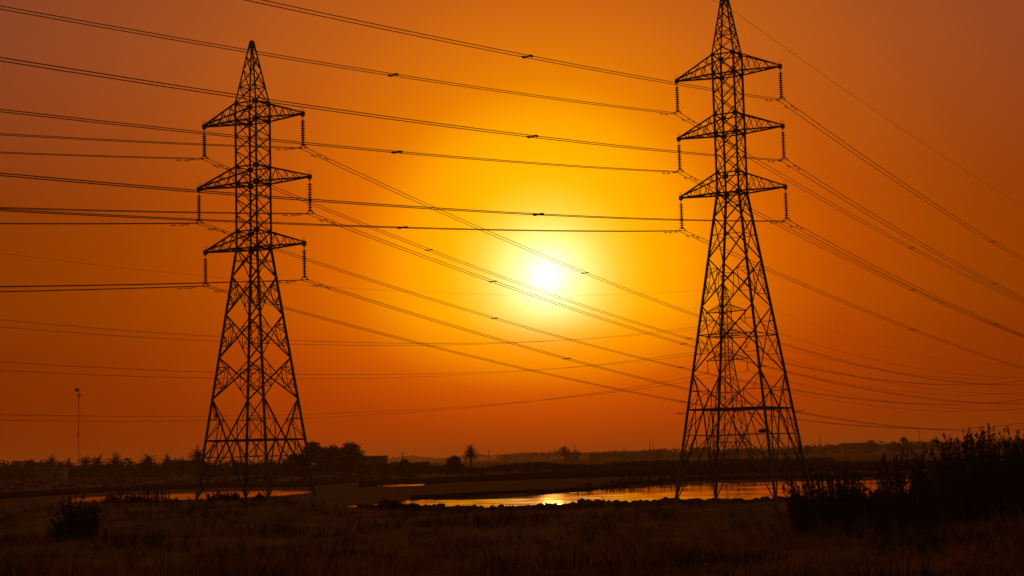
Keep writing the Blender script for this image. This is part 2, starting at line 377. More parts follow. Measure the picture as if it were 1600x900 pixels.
# ------------------------------------------------------------------ pylons
def build_pylon(label, loc, rz, cage_s, base_s, z_cage, body, cage_levels, arms, z_peak, peak_levels, peak_s, top_s, ring, plat=True, thick=1.0, detail=True):
    t = thing('lattice_pylon', label, 'pylon', loc, rz)
    def half(z):
        if z <= z_cage: return (base_s + (cage_s - base_s) * z / z_cage) / 2
        zt = arms[0][1]
        if z <= zt: return cage_s / 2
        return (cage_s + (top_s - cage_s) * (z - zt) / (z_peak - zt)) / 2
    corners = [(-1, -1), (1, -1), (1, 1), (-1, 1)]
    def P(i, z):
        h = half(z); return Vector((corners[i][0] * h, corners[i][1] * h, z))
    zt = arms[0][1]
    for i in range(4):                                             # four legs, each in three straight lengths
        m = MB(); hx = (-corners[i][0], 0, 0)
        m.angle(P(i, -.35), P(i, z_cage), .20 * thick, .03 * thick, hx)
        m.angle(P(i, z_cage), P(i, zt), .16 * thick, .026 * thick, hx)
        m.angle(P(i, zt), P(i, z_peak), .11 * thick, .02 * thick, hx)
        lg = m.build('leg', 'steel', t)
        f = MB(); p = P(i, 0); f.box((p.x, p.y, -.22), (.6, .6, .5)); f.build('footing', 'concrete', lg)
    for i in range(4):                                             # bracing of each face
        j = (i + 1) % 4; m = MB()
        nrm = Vector((corners[i][0] + corners[j][0], corners[i][1] + corners[j][1], 0)).normalized()
        def seg(p, q, a): m.angle(p, q, a * thick * .84, None, nrm)
        def mid(p, q, k=.5): return p.lerp(q, k)
        # feet: inverted V below the ring with redundants
        zr, zv = ring
        top_mid = mid(P(i, zr), P(j, zr))
        for s_, o_ in ((i, j), (j, i)):
            ft = P(s_, 0.02)
            dq1 = mid(P(s_, zr), P(o_, zr), .22)
            seg(top_mid, ft, .10); seg(P(s_, zv), top_mid, .10)
            lv = [zr * .72, zr * .42]
            prev = None
            for k, z_ in enumerate(lv):
                pl = P(s_, z_); k_ = (zr - z_) / zr; pd = mid(top_mid, ft, k_)
                seg(pl, pd, .06)
                up = P(s_, zr) if k == 0 else P(s_, lv[0])
                ud = mid(top_mid, P(s_, zr), .5) if k == 0 else mid(top_mid, ft, (zr - lv[0]) / zr)
                seg(pl, ud, .06); seg(up, pd, .05) if k else seg(ud, pd, .06)
                prev = (pl, pd)
            seg(prev[0], mid(prev[1], ft, .5), .05); seg(mid(prev[1], ft, .5), mid(prev[0], ft, .45), .04)
            # second diagonal from the ring's quarter point to the leg foot
            seg(dq1, mid(P(s_, lv[1]), ft, .55), .08)
            # between ring and V
            zc = (zr + zv) / 2; pv_ = mid(P(s_, zv), top_mid, .5)
            seg(P(s_, zc), pv_, .06); seg(pv_, mid(P(s_, zr), P(o_, zr), .24), .06); seg(P(s_, zr), pv_, .05)
            seg(P(s_, zv), mid(P(s_, zc), pv_, .5), .04)
        if detail:
            k1, k2 = (zr - zr * .72) / zr, (zr - zr * .42) / zr
            a1, b1 = mid(top_mid, P(i, 0), k1), mid(top_mid, P(j, 0), k1); seg(a1, b1, .05)
            a2, b2 = mid(top_mid, P(i, 0), k2), mid(top_mid, P(j, 0), k2); seg(a2, b2, .05); seg(a1, mid(a2, b2), .05); seg(b1, mid(a2, b2), .05)
        seg(P(i, zr), P(j, zr), .13)
        # body X panels
        for z0, z1, kind in body:
            a0, b0, a1, b1 = P(i, z0), P(j, z0), P(i, z1), P(j, z1)
            seg(a0, b1, .095); seg(b0, a1, .095)
            w0, w1 = half(z0), half(z1); kx = w0 / (w0 + w1); zc = z0 + (z1 - z0) * kx
            cx = mid(a0, b1, kx)
            if kind == 'ring': seg(P(i, zc), P(j, zc), .08)
            if kind in ('red', 'ring') and detail:
                for s_, e0, e1 in ((i, a0, a1), (j, b0, b1)):
                    lo, hi = mid(e0, cx), mid(e1, cx); lm = P(s_, zc)
                    seg(lm, lo, .055); seg(lm, hi, .055)
                    if kind == 'red':
                        seg(lo, hi, .05)
                        seg(P(s_, (z0 + zc) / 2), mid(lm, lo), .04); seg(P(s_, (z1 + zc) / 2), mid(lm, hi), .04)
                        seg(lo, P(s_, (z0 + zc) / 2), .045); seg(hi, P(s_, (z1 + zc) / 2), .045)
                    else:
                        seg(hi, P(s_, (z1 + zc) / 2), .045); seg(lo, P(s_, (z0 + zc) / 2), .045)
            if kind == 'short':
                seg(P(i, zc), P(j, zc), .05)
        # cage
        for z0, z1 in zip(cage_levels[:-1], cage_levels[1:]):
            seg(P(i, z0), P(j, z1), .075); seg(P(j, z0), P(i, z1), .075)
        for zb, ztp, _ in arms:
            seg(P(i, zb), P(j, zb), .11); seg(P(i, ztp), P(j, ztp), .10)
            if detail:
                for zz in (zb, ztp):                              # bolted gusset plates at the arm roots
                    for s_ in (i, j):
                        p = mid(P(s_, zz), P(j if s_ == i else i, zz), .06)
                        ang_ = math.atan2(nrm.y, nrm.x); m.box(p + nrm * .012, (.02, .30, .30), ang_)
        m.build('face_bracing', 'steel', t)
    # plan bracing in the ring and at each arm
    for z_ in [q[0] for q in arms]:
        m = MB(); m.angle(P(0, z_), P(2, z_), .06 * thick); m.angle(P(1, z_), P(3, z_), .06 * thick); m.build('plan_bracing', 'steel', t)
    m = MB(); m.angle(P(0, ring[0]), P(2, ring[0]), .07 * thick); m.angle(P(1, ring[0]), P(3, ring[0]), .07 * thick)
    mids = [(P(k, ring[0]) + P((k + 1) % 4, ring[0])) / 2 for k in range(4)]
    for k in range(4): m.angle(mids[k], mids[(k + 1) % 4], .06 * thick)
    m.build('plan_bracing', 'steel', t)
    # peak
    m = MB()
    for i in range(4):
        j = (i + 1) % 4
        for q, (z0, z1) in enumerate(zip(peak_levels[:-1], peak_levels[1:])):
            m.angle(P(i, z0), P(j, z1), .055 * thick); m.angle(P(j, z0), P(i, z1), .055 * thick)
            if q == peak_s: m.angle(P(i, z0), P(j, z0), .06 * thick)
        m.angle(P(i, z_peak), P(j, z_peak), .09 * thick)
    m.box((0, 0, z_peak - .03), (top_s + .05, .09, .09)); m.box((0, 0, z_peak - .2), (.05, .12, .28))
    m.build('peak', 'steel', t)
    # six cross arms
    for zb, ztp, ln in arms:
        for sx in (-1, 1):
            m = MB(); tip = Vector((sx * ln, 0, zb + .03)); tiph = Vector((sx * ln, 0, zb + .14)); h = cage_s / 2
            for sy in (-1, 1):
                lo = Vector((sx * h, sy * h, zb)); hi = Vector((sx * h, sy * h, ztp))
                m.angle(lo, tip, .11 * thick); m.angle(hi, tiph, .09 * thick)
                n_ = 4
                for k in range(n_):
                    k0, k1 = k / n_, (k + 1) / n_
                    m.angle(lo.lerp(tip, k0), hi.lerp(tiph, (k0 + k1) / 2), .045 * thick)
                    if k < n_ - 1: m.angle(hi.lerp(tiph, (k0 + k1) / 2), lo.lerp(tip, k1), .045 * thick)
                if sy == 1:
                    for k in range(1, n_):
                        k_ = k / n_
                        a_, b_ = lo.lerp(tip, k_), Vector((lo.x, -lo.y, lo.z)).lerp(tip, k_)
                        m.angle(a_, b_, .045 * thick); m.angle(b_, lo.lerp(tip, (k - 1) / n_), .04 * thick)
                        a_, b_ = hi.lerp(tiph, k_), Vector((hi.x, -hi.y, hi.z)).lerp(tiph, k_)
                        m.angle(a_, b_, .045 * thick)
            m.box((sx * ln, 0, zb + .05), (.26, .16, .30)); m.box((sx * (ln - .22), 0, zb + .06), (.3, .22, .12))
            ca = m.build('cross_arm', 'steel', t)
            if detail:
                sp = MB()
                for k in range(4):
                    a_ = k * 1.6 + ln; sp.tube([(sx * (ln - .02), 0, zb + .15), (sx * (ln - .02) + .16 * math.cos(a_), .16 * math.sin(a_), zb + .50)], .008, 4)
                sp.build('bird_spike', 'steel', ca)
    if plat:                                                       # anti-climbing bars sticking out below the ring
        z_ = ring[0] - .28
        for i in range(4):
            m = MB(); p = P(i, z_); ox, oy = corners[i]
            for k in range(2):
                m.tube([(p.x - ox * .1, p.y + oy * (k * .12 - .1), z_ - k * .05), (p.x + ox * .80, p.y + oy * (k * .12 + .1), z_ - k * .05 + .10)], .014, 5)
            m.tube([(p.x + ox * .5, p.y - .25, z_ - .02), (p.x + ox * .5, p.y + .25, z_ - .02)], .012, 5)
            m.build('climbing_guard', 'steel', t)
    return t

PHI = math.radians(30.5); PHR, PHL = math.radians(29.0), math.radians(25.5)   # run of the line; yaw of the tall and the shorter pylon
PHID = math.radians(36.0)
RT = (15.95, 117.93, -.45); LT = (-16.86, 108.33, .80); DT = (38.45, 300.0, -.10)
def rel(z0, *zs): return [round(z - z0, 3) for z in zs]
rb = RT[2]
R_ARMS = [(30.13 - rb, 31.54 - rb, 3.99), (25.82 - rb, 27.14 - rb, 3.99), (21.47 - rb, 22.91 - rb, 3.99)]
tall = build_pylon('tall steel lattice pylon with three pairs of arms, before the wide sunlit pond', RT, -PHR, 1.67, 7.4, 21.47 - rb,
    [(19.71 - rb, 21.47 - rb, 'short'), (16.71 - rb, 19.71 - rb, 'short'), (13.31 - rb, 16.71 - rb, 'red'), (8.61 - rb, 13.31 - rb, 'ring')],
    rel(rb, 21.47, 22.91, 24.36, 25.82, 27.14, 28.62, 30.13, 31.54), R_ARMS, 35.62 - rb, rel(rb, 31.54, 32.4, 33.2, 34.0, 34.85, 35.62), 2, .46, (6.07 - rb, 8.61 - rb))
lb = LT[2]
L_ARMS = [(25.62 - lb, 26.77 - lb, 3.90), (21.42 - lb, 22.53 - lb, 4.37), (17.11 - lb, 18.24 - lb, 3.88)]
short = build_pylon('shorter steel lattice pylon with wider middle arms, beside the narrow pond', LT, -PHL, 1.62, 5.50, 17.11 - lb,
    [(15.25 - lb, 17.11 - lb, 'short'), (12.75 - lb, 15.25 - lb, 'red'), (9.94 - lb, 12.75 - lb, 'red'), (7.28 - lb, 9.94 - lb, 'red')],
    rel(lb, 17.11, 18.24, 19.3, 20.37, 21.42, 22.53, 23.57, 24.6, 25.62, 26.77), L_ARMS, 31.0 - lb, rel(lb, 26.77, 27.92, 29.05, 30.0, 31.0), 1, .17, (4.62 - lb, 7.28 - lb), False)
db = DT[2]
D_ARMS = [(28.3 - db, 29.6 - db, 3.95), (23.9 - db, 25.2 - db, 3.95), (19.6 - db, 20.9 - db, 4.05)]
distant = build_pylon('far lattice pylon faded by haze, seen through the legs of the tall pylon', DT, -PHID, 1.62, 6.4, 19.6 - db,
    [(17.2 - db, 19.6 - db, 'x'), (14.3 - db, 17.2 - db, 'x'), (10.9 - db, 14.3 - db, 'x'), (7.5 - db, 10.9 - db, 'x')],
    rel(db, 19.6, 20.9, 22.4, 23.9, 25.2, 26.8, 28.3, 29.6), D_ARMS, 32.9 - db, rel(db, 29.6, 30.7, 31.8, 32.9), 1, .4, (4.9 - db, 7.5 - db), False, 1.0, False)

def tower_frame(T, phi):
    b = Vector((math.sin(phi), math.cos(phi), 0)); a = Vector((b.y, -b.x, 0)); return Vector(T), a, b

# ------------------------------------------------------------------ insulator strings
_cap = MB(); _cap.lathe([(.03, .075), (.05, .06), (.055, .015), (.07, .0), (.155, -.03), (.16, -.05), (.06, -.055), (.045, -.09)], n=12)
DISC_ME = _cap.mesh('insulator_disc', 'glaze')
def insulator(label, tip, length, a_dir, group, simple=False):
    t = thing('insulator_string', label, 'insulator', tip, math.atan2(a_dir.y, a_dir.x), group)
    m = MB(); m.tube([(0, 0, -.02), (0, 0, -.30)], .022, 6); m.lathe([(.045, -.02), (.06, -.08), (.03, -.13)], n=8); m.build('hanger', 'steel', t)
    n_ = 11; top, bot = -.34, -(length - .27); pitch = (bot - top) / (n_ - 1)
    if simple:
        q = MB()
        for k in range(n_): q.lathe([(.04, top + k * pitch + .05), (.13, top + k * pitch), (.04, top + k * pitch - .08)], n=6)
        q.build('disc', 'glaze', t)
    else:
        for k in range(n_):
            d = link('disc', DISC_ME, t); d.location = (0, 0, top + k * pitch)
    m = MB(); zb = -length
    m.tube([(0, 0, bot - .05), (0, 0, zb + .16)], .02, 6)
    m.box((0, 0, zb + .15), (.46, .025, .05))
    for s in (-1, 1): m.box((s * .225, 0, zb + .085), (.03, .03, .13))
    m.build('yoke', 'steel', t)
    for s in (-1, 1):
        c = MB(); c.tube([(s * .225, -.20, zb - .03), (s * .225, -.08, zb + .02), (s * .225, .08, zb + .02), (s * .225, .20, zb - .03)], [.022, .045, .045, .022], 6); c.build('clamp', 'steel', t)
    return t

# ------------------------------------------------------------------ conductors: (lateral, clamp height, towards the viewer, towards the sun, spacers)
# each side is a parabola z = z0 + s*t + c*t*t, t metres along the line
COND = {
    'R1L': (-4.02, 27.76, (0.1205, 0.000321), (-0.0982, 0.000283), [-36.6, 55.6]),
    'R1R': (4.02, 27.74, (0.1213, 0.000307), (-0.0998, 0.000335), [-36.1, 56.1]),
    'R2L': (-4.02, 23.44, (0.1174, 0.000311), (-0.0987, 0.000282), [-36.4, 55.1]),
    'R2R': (4.02, 23.42, (0.1198, 0.000356), (-0.1017, 0.000383), [-35.8, 55.7]),
    'R3L': (-4.02, 19.11, (0.1102, 0.000285), (-0.0919, 0.000245), [-36.0, 54.5]),
    'R3R': (4.02, 19.09, (0.1119, 0.000332), (-0.0953, 0.00036), [-35.4, 55.6]),
    'L1L': (-4.18, 23.49, (0.1292, 0.000391), (-0.1452, 0.000475), [27.1, 76.9]),
    'L1R': (4.18, 23.40, (0.1299, 0.000394), (-0.1479, 0.000483), [38.5]),
    'L2L': (-4.68, 19.18, (0.1165, 0.000353), (-0.1247, 0.0004), [37.9, 75.6]),
    'L2R': (4.68, 19.05, (0.1108, 0.000336), (-0.1257, 0.000404), [22.6, 56.8, 76.3]),
    'L3L': (-4.15, 14.92, (0.1001, 0.000303), (-0.1135, 0.000352), [74.6]),
    'L3R': (4.15, 14.78, (0.1005, 0.000304), (-0.1209, 0.000382), [34.9, 140.5]),
    'D1R': (3.95, 26.2, (0.1262, 0.000483), (-.118, .00051), []),
    'D1L': (-3.95, 26.2, (0.1233, 0.000474), (-.118, .00051), []),
    'D2R': (3.95, 21.7, (0.1186, 0.000444), (-.112, .00049), []),
    'D2L': (-3.95, 21.7, (0.1206, 0.000449), (-.112, .00049), []),
    'D3R': (4.05, 17.45, (0.1213, 0.000417), (-.104, .00045), []),
    'D3L': (-4.05, 17.4, (0.129, 0.000461), (-.104, .00045), []),
}
def curve_pts(near, far, t0, t1, n0=46, n1=60):
    ts = [t0 * (1 - k / n0) for k in range(n0)] + [t1 * k / n1 for k in range(n1 + 1)]
    return [(0, q, (near[0] * q + near[1] * q * q) if q < 0 else (far[0] * q + far[1] * q * q)) for q in ts]
def zat(near, far, q): return (near[0] * q + near[1] * q * q) if q < 0 else (far[0] * q + far[1] * q * q)

_d = MB(); _d.tube([(0, -.20, -.10), (0, 0, -.115), (0, .20, -.10)], .008, 4); _d.box((0, 0, -.05), (.03, .05, .13))
for s in (-1, 1): _d.tube([(0, s * .12, -.115), (0, s * .25, -.115)], [.036, .026], 6)
DAMP_ME = _d.mesh('vibration_damper', 'steel')
_s = MB(); _s.box((0, 0, 0), (.50, .10, .05))
for s in (-1, 1): _s.box((s * .225, 0, 0), (.10, .26, .09))
SPACE_ME = _s.mesh('spacer', 'steel')

SUNW = {'R': {'L': 'sun-side', 'R': 'outer'}, 'L': {'R': 'sun-side', 'L': 'outer'}}
LEVEL = {'1': 'top', '2': 'middle', '3': 'bottom'}
PYL = {'R': 'tall pylon', 'L': 'shorter pylon'}
ARMZ = {'R': R_ARMS, 'L': L_ARMS, 'D': D_ARMS}
for k, (lat, zc, near, far, spacers) in COND.items():
    T, ph = {'R': (RT, PHI), 'L': (LT, PHI), 'D': (DT, PHID)}[k[0]]
    o, a_, b_ = tower_frame(T, ph)
    arm = ARMZ[k[0]][int(k[1]) - 1]
    at_ = a_ if k[0] == 'D' else tower_frame(T, PHR if k[0] == 'R' else PHL)[1]
    tip = o + at_ * math.copysign(arm[2], lat); tip.z = T[2] + arm[0] - .08
    if k[0] == 'D':
        side = {'L': 'sunward', 'R': 'shrub-side'}[k[2]]
        insulator(f'tiny hazy insulator string under the {LEVEL[k[1]]} {side} arm of the far pylon', tip, tip.z - zc, a_, 'insulator strings of the far pylon', True)
        wl = thing('power_line', f'faint distant cable from the {LEVEL[k[1]]} {side} arm of the far pylon', 'power line', (tip.x, tip.y, zc), -ph, 'cables of the far line')
        for s in (-1, 1):
            m = MB(); m.tube([(p[0] + s * .2, p[1], p[2]) for p in curve_pts(near, far, -225, 230)], .013, 5); m.build('wire', 'wire', wl)
        continue
    side = SUNW[k[0]][k[2]]
    insulator(f'ribbed insulator string under the {LEVEL[k[1]]} {side} arm of the {PYL[k[0]]}', tip, tip.z - zc, a_, 'insulator strings of the two near pylons')
    wl = thing('power_line', f'twin cable with clip-on dampers, held below the {LEVEL[k[1]]} {side} arm of the {PYL[k[0]]}', 'power line', (tip.x, tip.y, zc), -ph, 'twin cables of the two near pylons')
    t1 = min(-far[0] / far[1], 345)
    for s in (-1, 1):
        m = MB(); m.tube([(p[0] + s * .225, p[1], p[2]) for p in curve_pts(near, far, -225, t1)], .021, 6); m.build('wire', 'wire', wl)
    for q in spacers:
        d = link('spacer', SPACE_ME, wl); d.location = (0, q, zat(near, far, q))
    for s in (-1, 1):
        for q in (-1.5, 1.4, -2.3 if s < 0 else 2.2):
            d = link('vibration_damper', DAMP_ME, wl); d.location = (s * .225, q, zat(near, far, q))
            d.rotation_euler = (math.atan2(zat(near, far, q + .1) - zat(near, far, q - .1), .2), 0, 0)
for T, ph, lat, zc, near, far, lab in (
        (RT, PHI, .0, 35.30, (.075, .00024), (-.0737, .000243), 'thin single earth wire over the peak of the tall pylon'),
        (DT, PHID, .0, 32.6, (.1105, .000429), (-.1546, .000612), 'faint single earth wire over the peak of the far pylon')):
    o, a_, b_ = tower_frame(T, ph)
    p = o + a_ * lat
    m = MB(); m.tube(curve_pts(near, far, -225, 240),   .013 if T is RT else .012, 5)
    e = m.build('earth_wire', 'wire'); e.location = (p.x, p.y, zc); e.rotation_euler = (0, 0, -ph); tag(e, lab, 'earth wire')

# bird on the shorter pylon, nest in the tall one
def on_tower(T, ph, x, y, z):
    o, a_, b_ = tower_frame(T, ph); return o + a_ * x + b_ * y + Vector((0, 0, z))
zz = 5.95 - lb
hb = (5.50 + (1.62 - 5.50) * zz / (17.11 - lb)) / 2
p = on_tower(LT, PHL, -hb + .55, -hb, zz + .04)
m = MB()
m.lathe([(.004, -.17), (.05, -.12), (.085, -.03), (.085, .05), (.055, .12), (.05, .155), (.058, .19), (.045, .235), (.01, .255)], n=10)
m.tube([(0, 0, -.15), (-.03, -.10, -.25), (-.05, -.16, -.31)], [.035, .03, .012], 6); m.tube([(.03, .03, .2), (.06, .10, .195)], [.014, .003], 5)
m.tube([(-.03, 0, -.14), (-.03, 0, -.2)], .008, 4); m.tube([(.03, 0, -.14), (.03, 0, -.2)], .008, 4)
bd = m.build('bird', 'bird', smooth=True); bd.location = p + Vector((0, 0, .2)); tag(bd, 'small dark bird perched on a low strut of the shorter pylon', 'bird')
m = MB(); r_ = random.Random(3)
for k in range(150):
    a0 = r_.uniform(0, 2 * PI); rr = r_.uniform(.06, .27); z0 = r_.uniform(.2, 1) * (.03 + 1.0 * rr)
    p0 = Vector((rr * math.cos(a0), rr * math.sin(a0), z0)); d = Vector((-math.sin(a0), math.cos(a0), r_.uniform(-.25, .25))) * r_.uniform(.08, .2)
    m.tube([p0 - d, p0 + d * .2 + Vector((0, 0, .02)), p0 + d], .012, 3, False)
nest = m.build('bird_nest', 'twig'); nest.location = on_tower(RT, PHR, 2.0, -1.3, 4.30 - rb)
tag(nest, 'dark twiggy bird nest wedged among the lower struts of the tall pylon', 'nest')

# ------------------------------------------------------------------ plants
def leaf_cloud(centres, size, n_each, spread, seed, flat=.7, aspect=2.0):
    """many small leaf-shaped faces scattered round the given centres"""
    r = np.random.default_rng(seed); centres = np.asarray(centres, float)
    c = np.repeat(centres, n_each, 0); n = len(c)
    d = r.normal(size=(n, 3)); d /= np.linalg.norm(d, axis=1)[:, None]
    c = c + d * (r.random((n, 1)) ** .5) * spread * np.array([1, 1, flat])
    u = r.normal(size=(n, 3)); u /= np.linalg.norm(u, axis=1)[:, None]
    v = np.cross(u, r.normal(size=(n, 3))); v /= np.linalg.norm(v, axis=1)[:, None]
    s = size * r.uniform(.6, 1.5, (n, 1))
    V = np.stack([c - u * s * aspect / 2, c - v * s * .5, c + u * s * aspect / 2, c + v * s * .5], 1).reshape(-1, 3)
    return V, np.arange(n * 4).reshape(-1, 4)

def make_tree(name, label, cat, x, y, h, wd, seed, group=None, trunk_h=.30, leaf=.22, blobs=16, n_each=130, mat='tree', flat=.8):
    z = gz(x, y); t = thing(name, label, cat, (x, y, z - .05), 0, group); r = random.Random(seed)
    m = MB(); th = h * trunk_h
    m.tube([(0, 0, 0), (.05 * wd * r.uniform(-1, 1), 0, th * .6), (0, .04 * wd, th), (.03 * wd, 0, h * .7)], [.045 * h * .6, .034 * h * .6, .03 * h * .6, .008 * h], 7)
    cs = []
    for k in range(blobs):
        a = r.uniform(0, 2 * PI); q = r.uniform(.1, 1) ** .6; zz = th * .8 + (h - th * .8) * r.uniform(.08, .93)
        prof = math.sin(PI * min(1, max(.12, (zz - th * .6) / (h - th * .6) * .8 + .16)))
        c = (math.cos(a) * q * wd * .40 * prof, math.sin(a) * q * wd * .40 * prof, zz); cs.append(c)
        if k % 2 == 0: m.tube([(0, 0, th * r.uniform(.7, 1.1)), (c[0] * .5, c[1] * .5, (th + c[2]) / 2), c], [.013 * h, .008 * h, .003 * h], 5)
    m.build('trunk', 'bark', t)
    V, F = leaf_cloud(cs, leaf, n_each, wd * .17, seed, flat)
    V[:, 2] = np.maximum(V[:, 2], .1)
    tri_mesh('crown', V, F, mat, t)
    return t

def make_palm(label, x, y, h, rad, seed, group=None, fronds=46):
    z = gz(x, y); t = thing('palm_tree', label, 'palm', (x, y, z - .05), r_palm.uniform(0, 6), group); r = random.Random(seed)
    m = MB(); th = h - rad * .75; lean = r.uniform(-.05, .05) * th
    pts = [(lean * (k / 8) ** 2, 0, th * k / 8) for k in range(9)]
    m.tube(pts, [.24 - .06 * k / 8 + .03 * (k % 2) for k in range(9)], 9); m.build('trunk', 'bark', t)
    V, F = [], []
    for k in range(fronds):
        a = k * 2.39996 + r.uniform(-.2, .2); el = math.radians(82 - 118 * (k / fronds) + r.uniform(-8, 8)); ln = rad * r.uniform(.85, 1.12)
        p = Vector((lean, 0, th)); d = Vector((math.cos(a) * math.cos(el), math.sin(a) * math.cos(el), math.sin(el)))
        prev = p.copy(); n_ = 7; spine = [p]
        for q in range(n_):
            d = (d + Vector((0, 0, -.11 - .05 * q))).normalized(); prev = prev + d * ln / n_; spine.append(prev)
        side = d.cross(Vector((0, 0, 1))).normalized() if abs(d.z) < .98 else Vector((1, 0, 0))
        for q in range(n_):
            p0, p1 = spine[q], spine[q + 1]; w0 = rad * .24 * math.sin(PI * (.18 + .8 * q / n_)); dd = (p1 - p0)
            for e in range(3):
                b0 = p0 + dd * (e / 3); b1 = p0 + dd * ((e + .75) / 3)
                for s in (-1, 1):
                    tp = b1 + dd * .55 + side * s * w0 * r.uniform(.8, 1.2) + Vector((0, 0, -.3 * w0))
                    i0 = len(V); V += [tuple(b0), tuple(b1), tuple(tp)]; F.append((i0, i0 + 1, i0 + 2))
    tri_mesh('crown', V, F, 'palm', t)
    return t
r_palm = random.Random(21)

def stem_clump(name, label, cat, x, y, wx, wy, h, n, seed, leaf=.16, mat='leaf', group=None, lean=.12, leaves=34, bare=.06, hvar=.42, width=.30, dome=.24, spread=.16):
    """shrub of many upright shoots, each set with narrow leaves"""
    z = gz(x, y); t = thing(name, label, cat, (x, y, z - .06), 0, group); r = np.random.default_rng(seed)
    m = MB(); LV = []
    for k in range(n):
        a = r.uniform(0, 2 * PI); q = r.random() ** (.85 if dome > .5 else .5); bx, by = math.cos(a) * q * wx * .5, math.sin(a) * q * wy * .5
        hh = h * (1 - hvar * r.random()) * (1 - dome * (q if dome > .5 else q * q)); lx, ly = lean * hh * (bx / wx * 1.6 + r.normal() * .25), lean * hh * (by / wy * 1.6 + r.normal() * .25)
        pts = [(bx + lx * s_ * s_, by + ly * s_ * s_, hh * s_) for s_ in (0, .35, .7, 1)]
        m.tube(pts, [.014, .011, .008, .003], 4, False)
        for j in range(leaves):
            s_ = bare + (1 - bare) * r.random() ** .85; p = np.array([bx + lx * s_ * s_, by + ly * s_ * s_, hh * s_]) + r.normal(size=3) * np.array([1, 1, .6]) * spread * (1.15 - s_)
            d = np.array([r.normal() * .8, r.normal() * .8, 1.5 + r.normal() * .5]); d /= np.linalg.norm(d)
            v = np.cross(d, r.normal(size=3)); v /= np.linalg.norm(v); l = leaf * r.uniform(.6, 1.6)
            LV += [p, p + d * l * .5 + v * l * width * .5, p + d * l, p + d * l * .5 - v * l * width * .5]
    m.build('stem', 'bark', t)
    V = np.array(LV); tri_mesh('foliage', V, np.arange(len(V)).reshape(-1, 4), mat, t)
    return t

SH = 'dark shrubs on the near bank'
x, y = at(1289, 62); stem_clump('reed_clump', 'dark clump of upright leafy reeds overlapping a foot of the tall pylon', 'reeds', x, y, 2.5, 2.2, 3.1, 150, 1, .14, 'reed', SH, leaves=58, spread=.09, hvar=.55, lean=.2, dome=.4)
x, y = at(1238, 64); stem_clump('reed_clump', 'few thin bare twigs against the water at the pond-side end of the reeds', 'reeds', x, y, 1.0, .8, 2.0, 15, 14, .12, 'reed', SH, leaves=16, spread=.05, lean=.35, bare=.3)
x, y = at(1345, 62); stem_clump('reed_clump', 'lower thin reed clump with the pond glinting through its tops', 'reeds', x, y, 2.3, 2.2, 1.75, 130, 2, .13, 'reed', SH, leaves=44, hvar=.3)
x, y = at(1352, 63); stem_clump('reed_clump', 'few tall sparse reed stalks rising from the lower thin clump', 'reeds', x, y, 2.4, 1.2, 2.75, 26, 12, .13, 'reed', SH, leaves=22, bare=.45)
x, y = at(1425, 64); stem_clump('reed_clump', 'tall ragged reed clump between the thin clump and the big bush', 'reeds', x, y, 2.6, 2.2, 3.5, 120, 3, .15, 'reed', SH, leaves=58, spread=.09, hvar=.6, lean=.18)
x, y = at(1552, 74); stem_clump('bush', 'largest dark bush with feathery top, rising above all its neighbours', 'bush', x, y, 5.0, 3.6, 4.5, 290, 4, .15, 'leaf', SH, leaves=84, spread=.12, hvar=.55, lean=.16)
x, y = at(1478, 72); stem_clump('bush', 'rounded dark bush leaning against the flank of the largest bush', 'bush', x, y, 2.6, 2.4, 2.8, 160, 5, .14, 'leaf', SH, leaves=66)
x, y = at(1640, 70); stem_clump('bush', 'dark bush cut by the picture edge beyond the largest bush', 'bush', x, y, 3.6, 3.0, 3.9, 180, 6, .15, 'leaf', SH, leaves=64)
x, y = at(112, 73); stem_clump('bush', 'lone dark spiky bush on the grass in front of the narrow pond', 'bush', x, y, 1.5, 1.4, 2.7, 90, 7, .14, 'leaf', None, leaves=54, lean=.55, dome=.85, hvar=.5, spread=.07)
x, y = at(141, 78); stem_clump('bush', 'small upright bush close behind the lone spiky bush', 'bush', x, y, .8, .8, 1.95, 34, 8, .14, 'leaf', None, leaves=44, hvar=.5, spread=.06)
for k, (px, Y, hh, lab) in enumerate((
        (193, 118, 1.20, 'small weedy bush on the narrow pond shore, second nearest the lone spiky bush'), (221, 119, 1.05, 'small weedy bush midway along the near shore of the narrow pond'),
        (243, 117, 1.50, 'taller weedy bush on the narrow pond shore, nearest the shorter pylon'), (172, 119, .85, 'first weedy bush along the narrow pond, right behind the lone spiky bush'), (208, 118, .95, 'leafier weed wedged between two bushes on the narrow pond shore'),
        (272, 118, .60, 'lowest weed on the narrow pond shore, past the taller weedy bush'), (360, 112, .80, 'spindly weeds against an inner leg of the shorter pylon'),
        (338, 113, .95, 'low weeds tangled round the outer foot of the shorter pylon'),
        (405, 104, .5, 'low weeds growing between the feet of the shorter pylon'))):
    x, y = at(px, Y); stem_clump('shrub', lab, 'shrub', x, y, hh * 1.3, hh * 1.1, hh, 44, 30 + k, .12, 'leaf', 'weedy shrubs by the narrow pond', leaves=34, lean=.3, dome=.5, hvar=.6, spread=.05)
for k, (px, Y, hh, lab) in enumerate((
        (607, 121, .95, 'round dark shrub where the wide pond begins, biggest of three there'), (622, 122, .75, 'shrub squeezed next to the round dark shrub at the start of the wide pond'),
        (645, 119, .6, 'lowest shrub at the start of the wide pond, nearest the sun glint'))):
    x, y = at(px, Y); stem_clump('shrub', lab, 'shrub', x, y, hh * 1.4, hh * 1.2, hh, 60, 40 + k, .13, 'leaf', 'shrubs at the start of the wide pond', leaves=40, lean=.5, dome=.5)

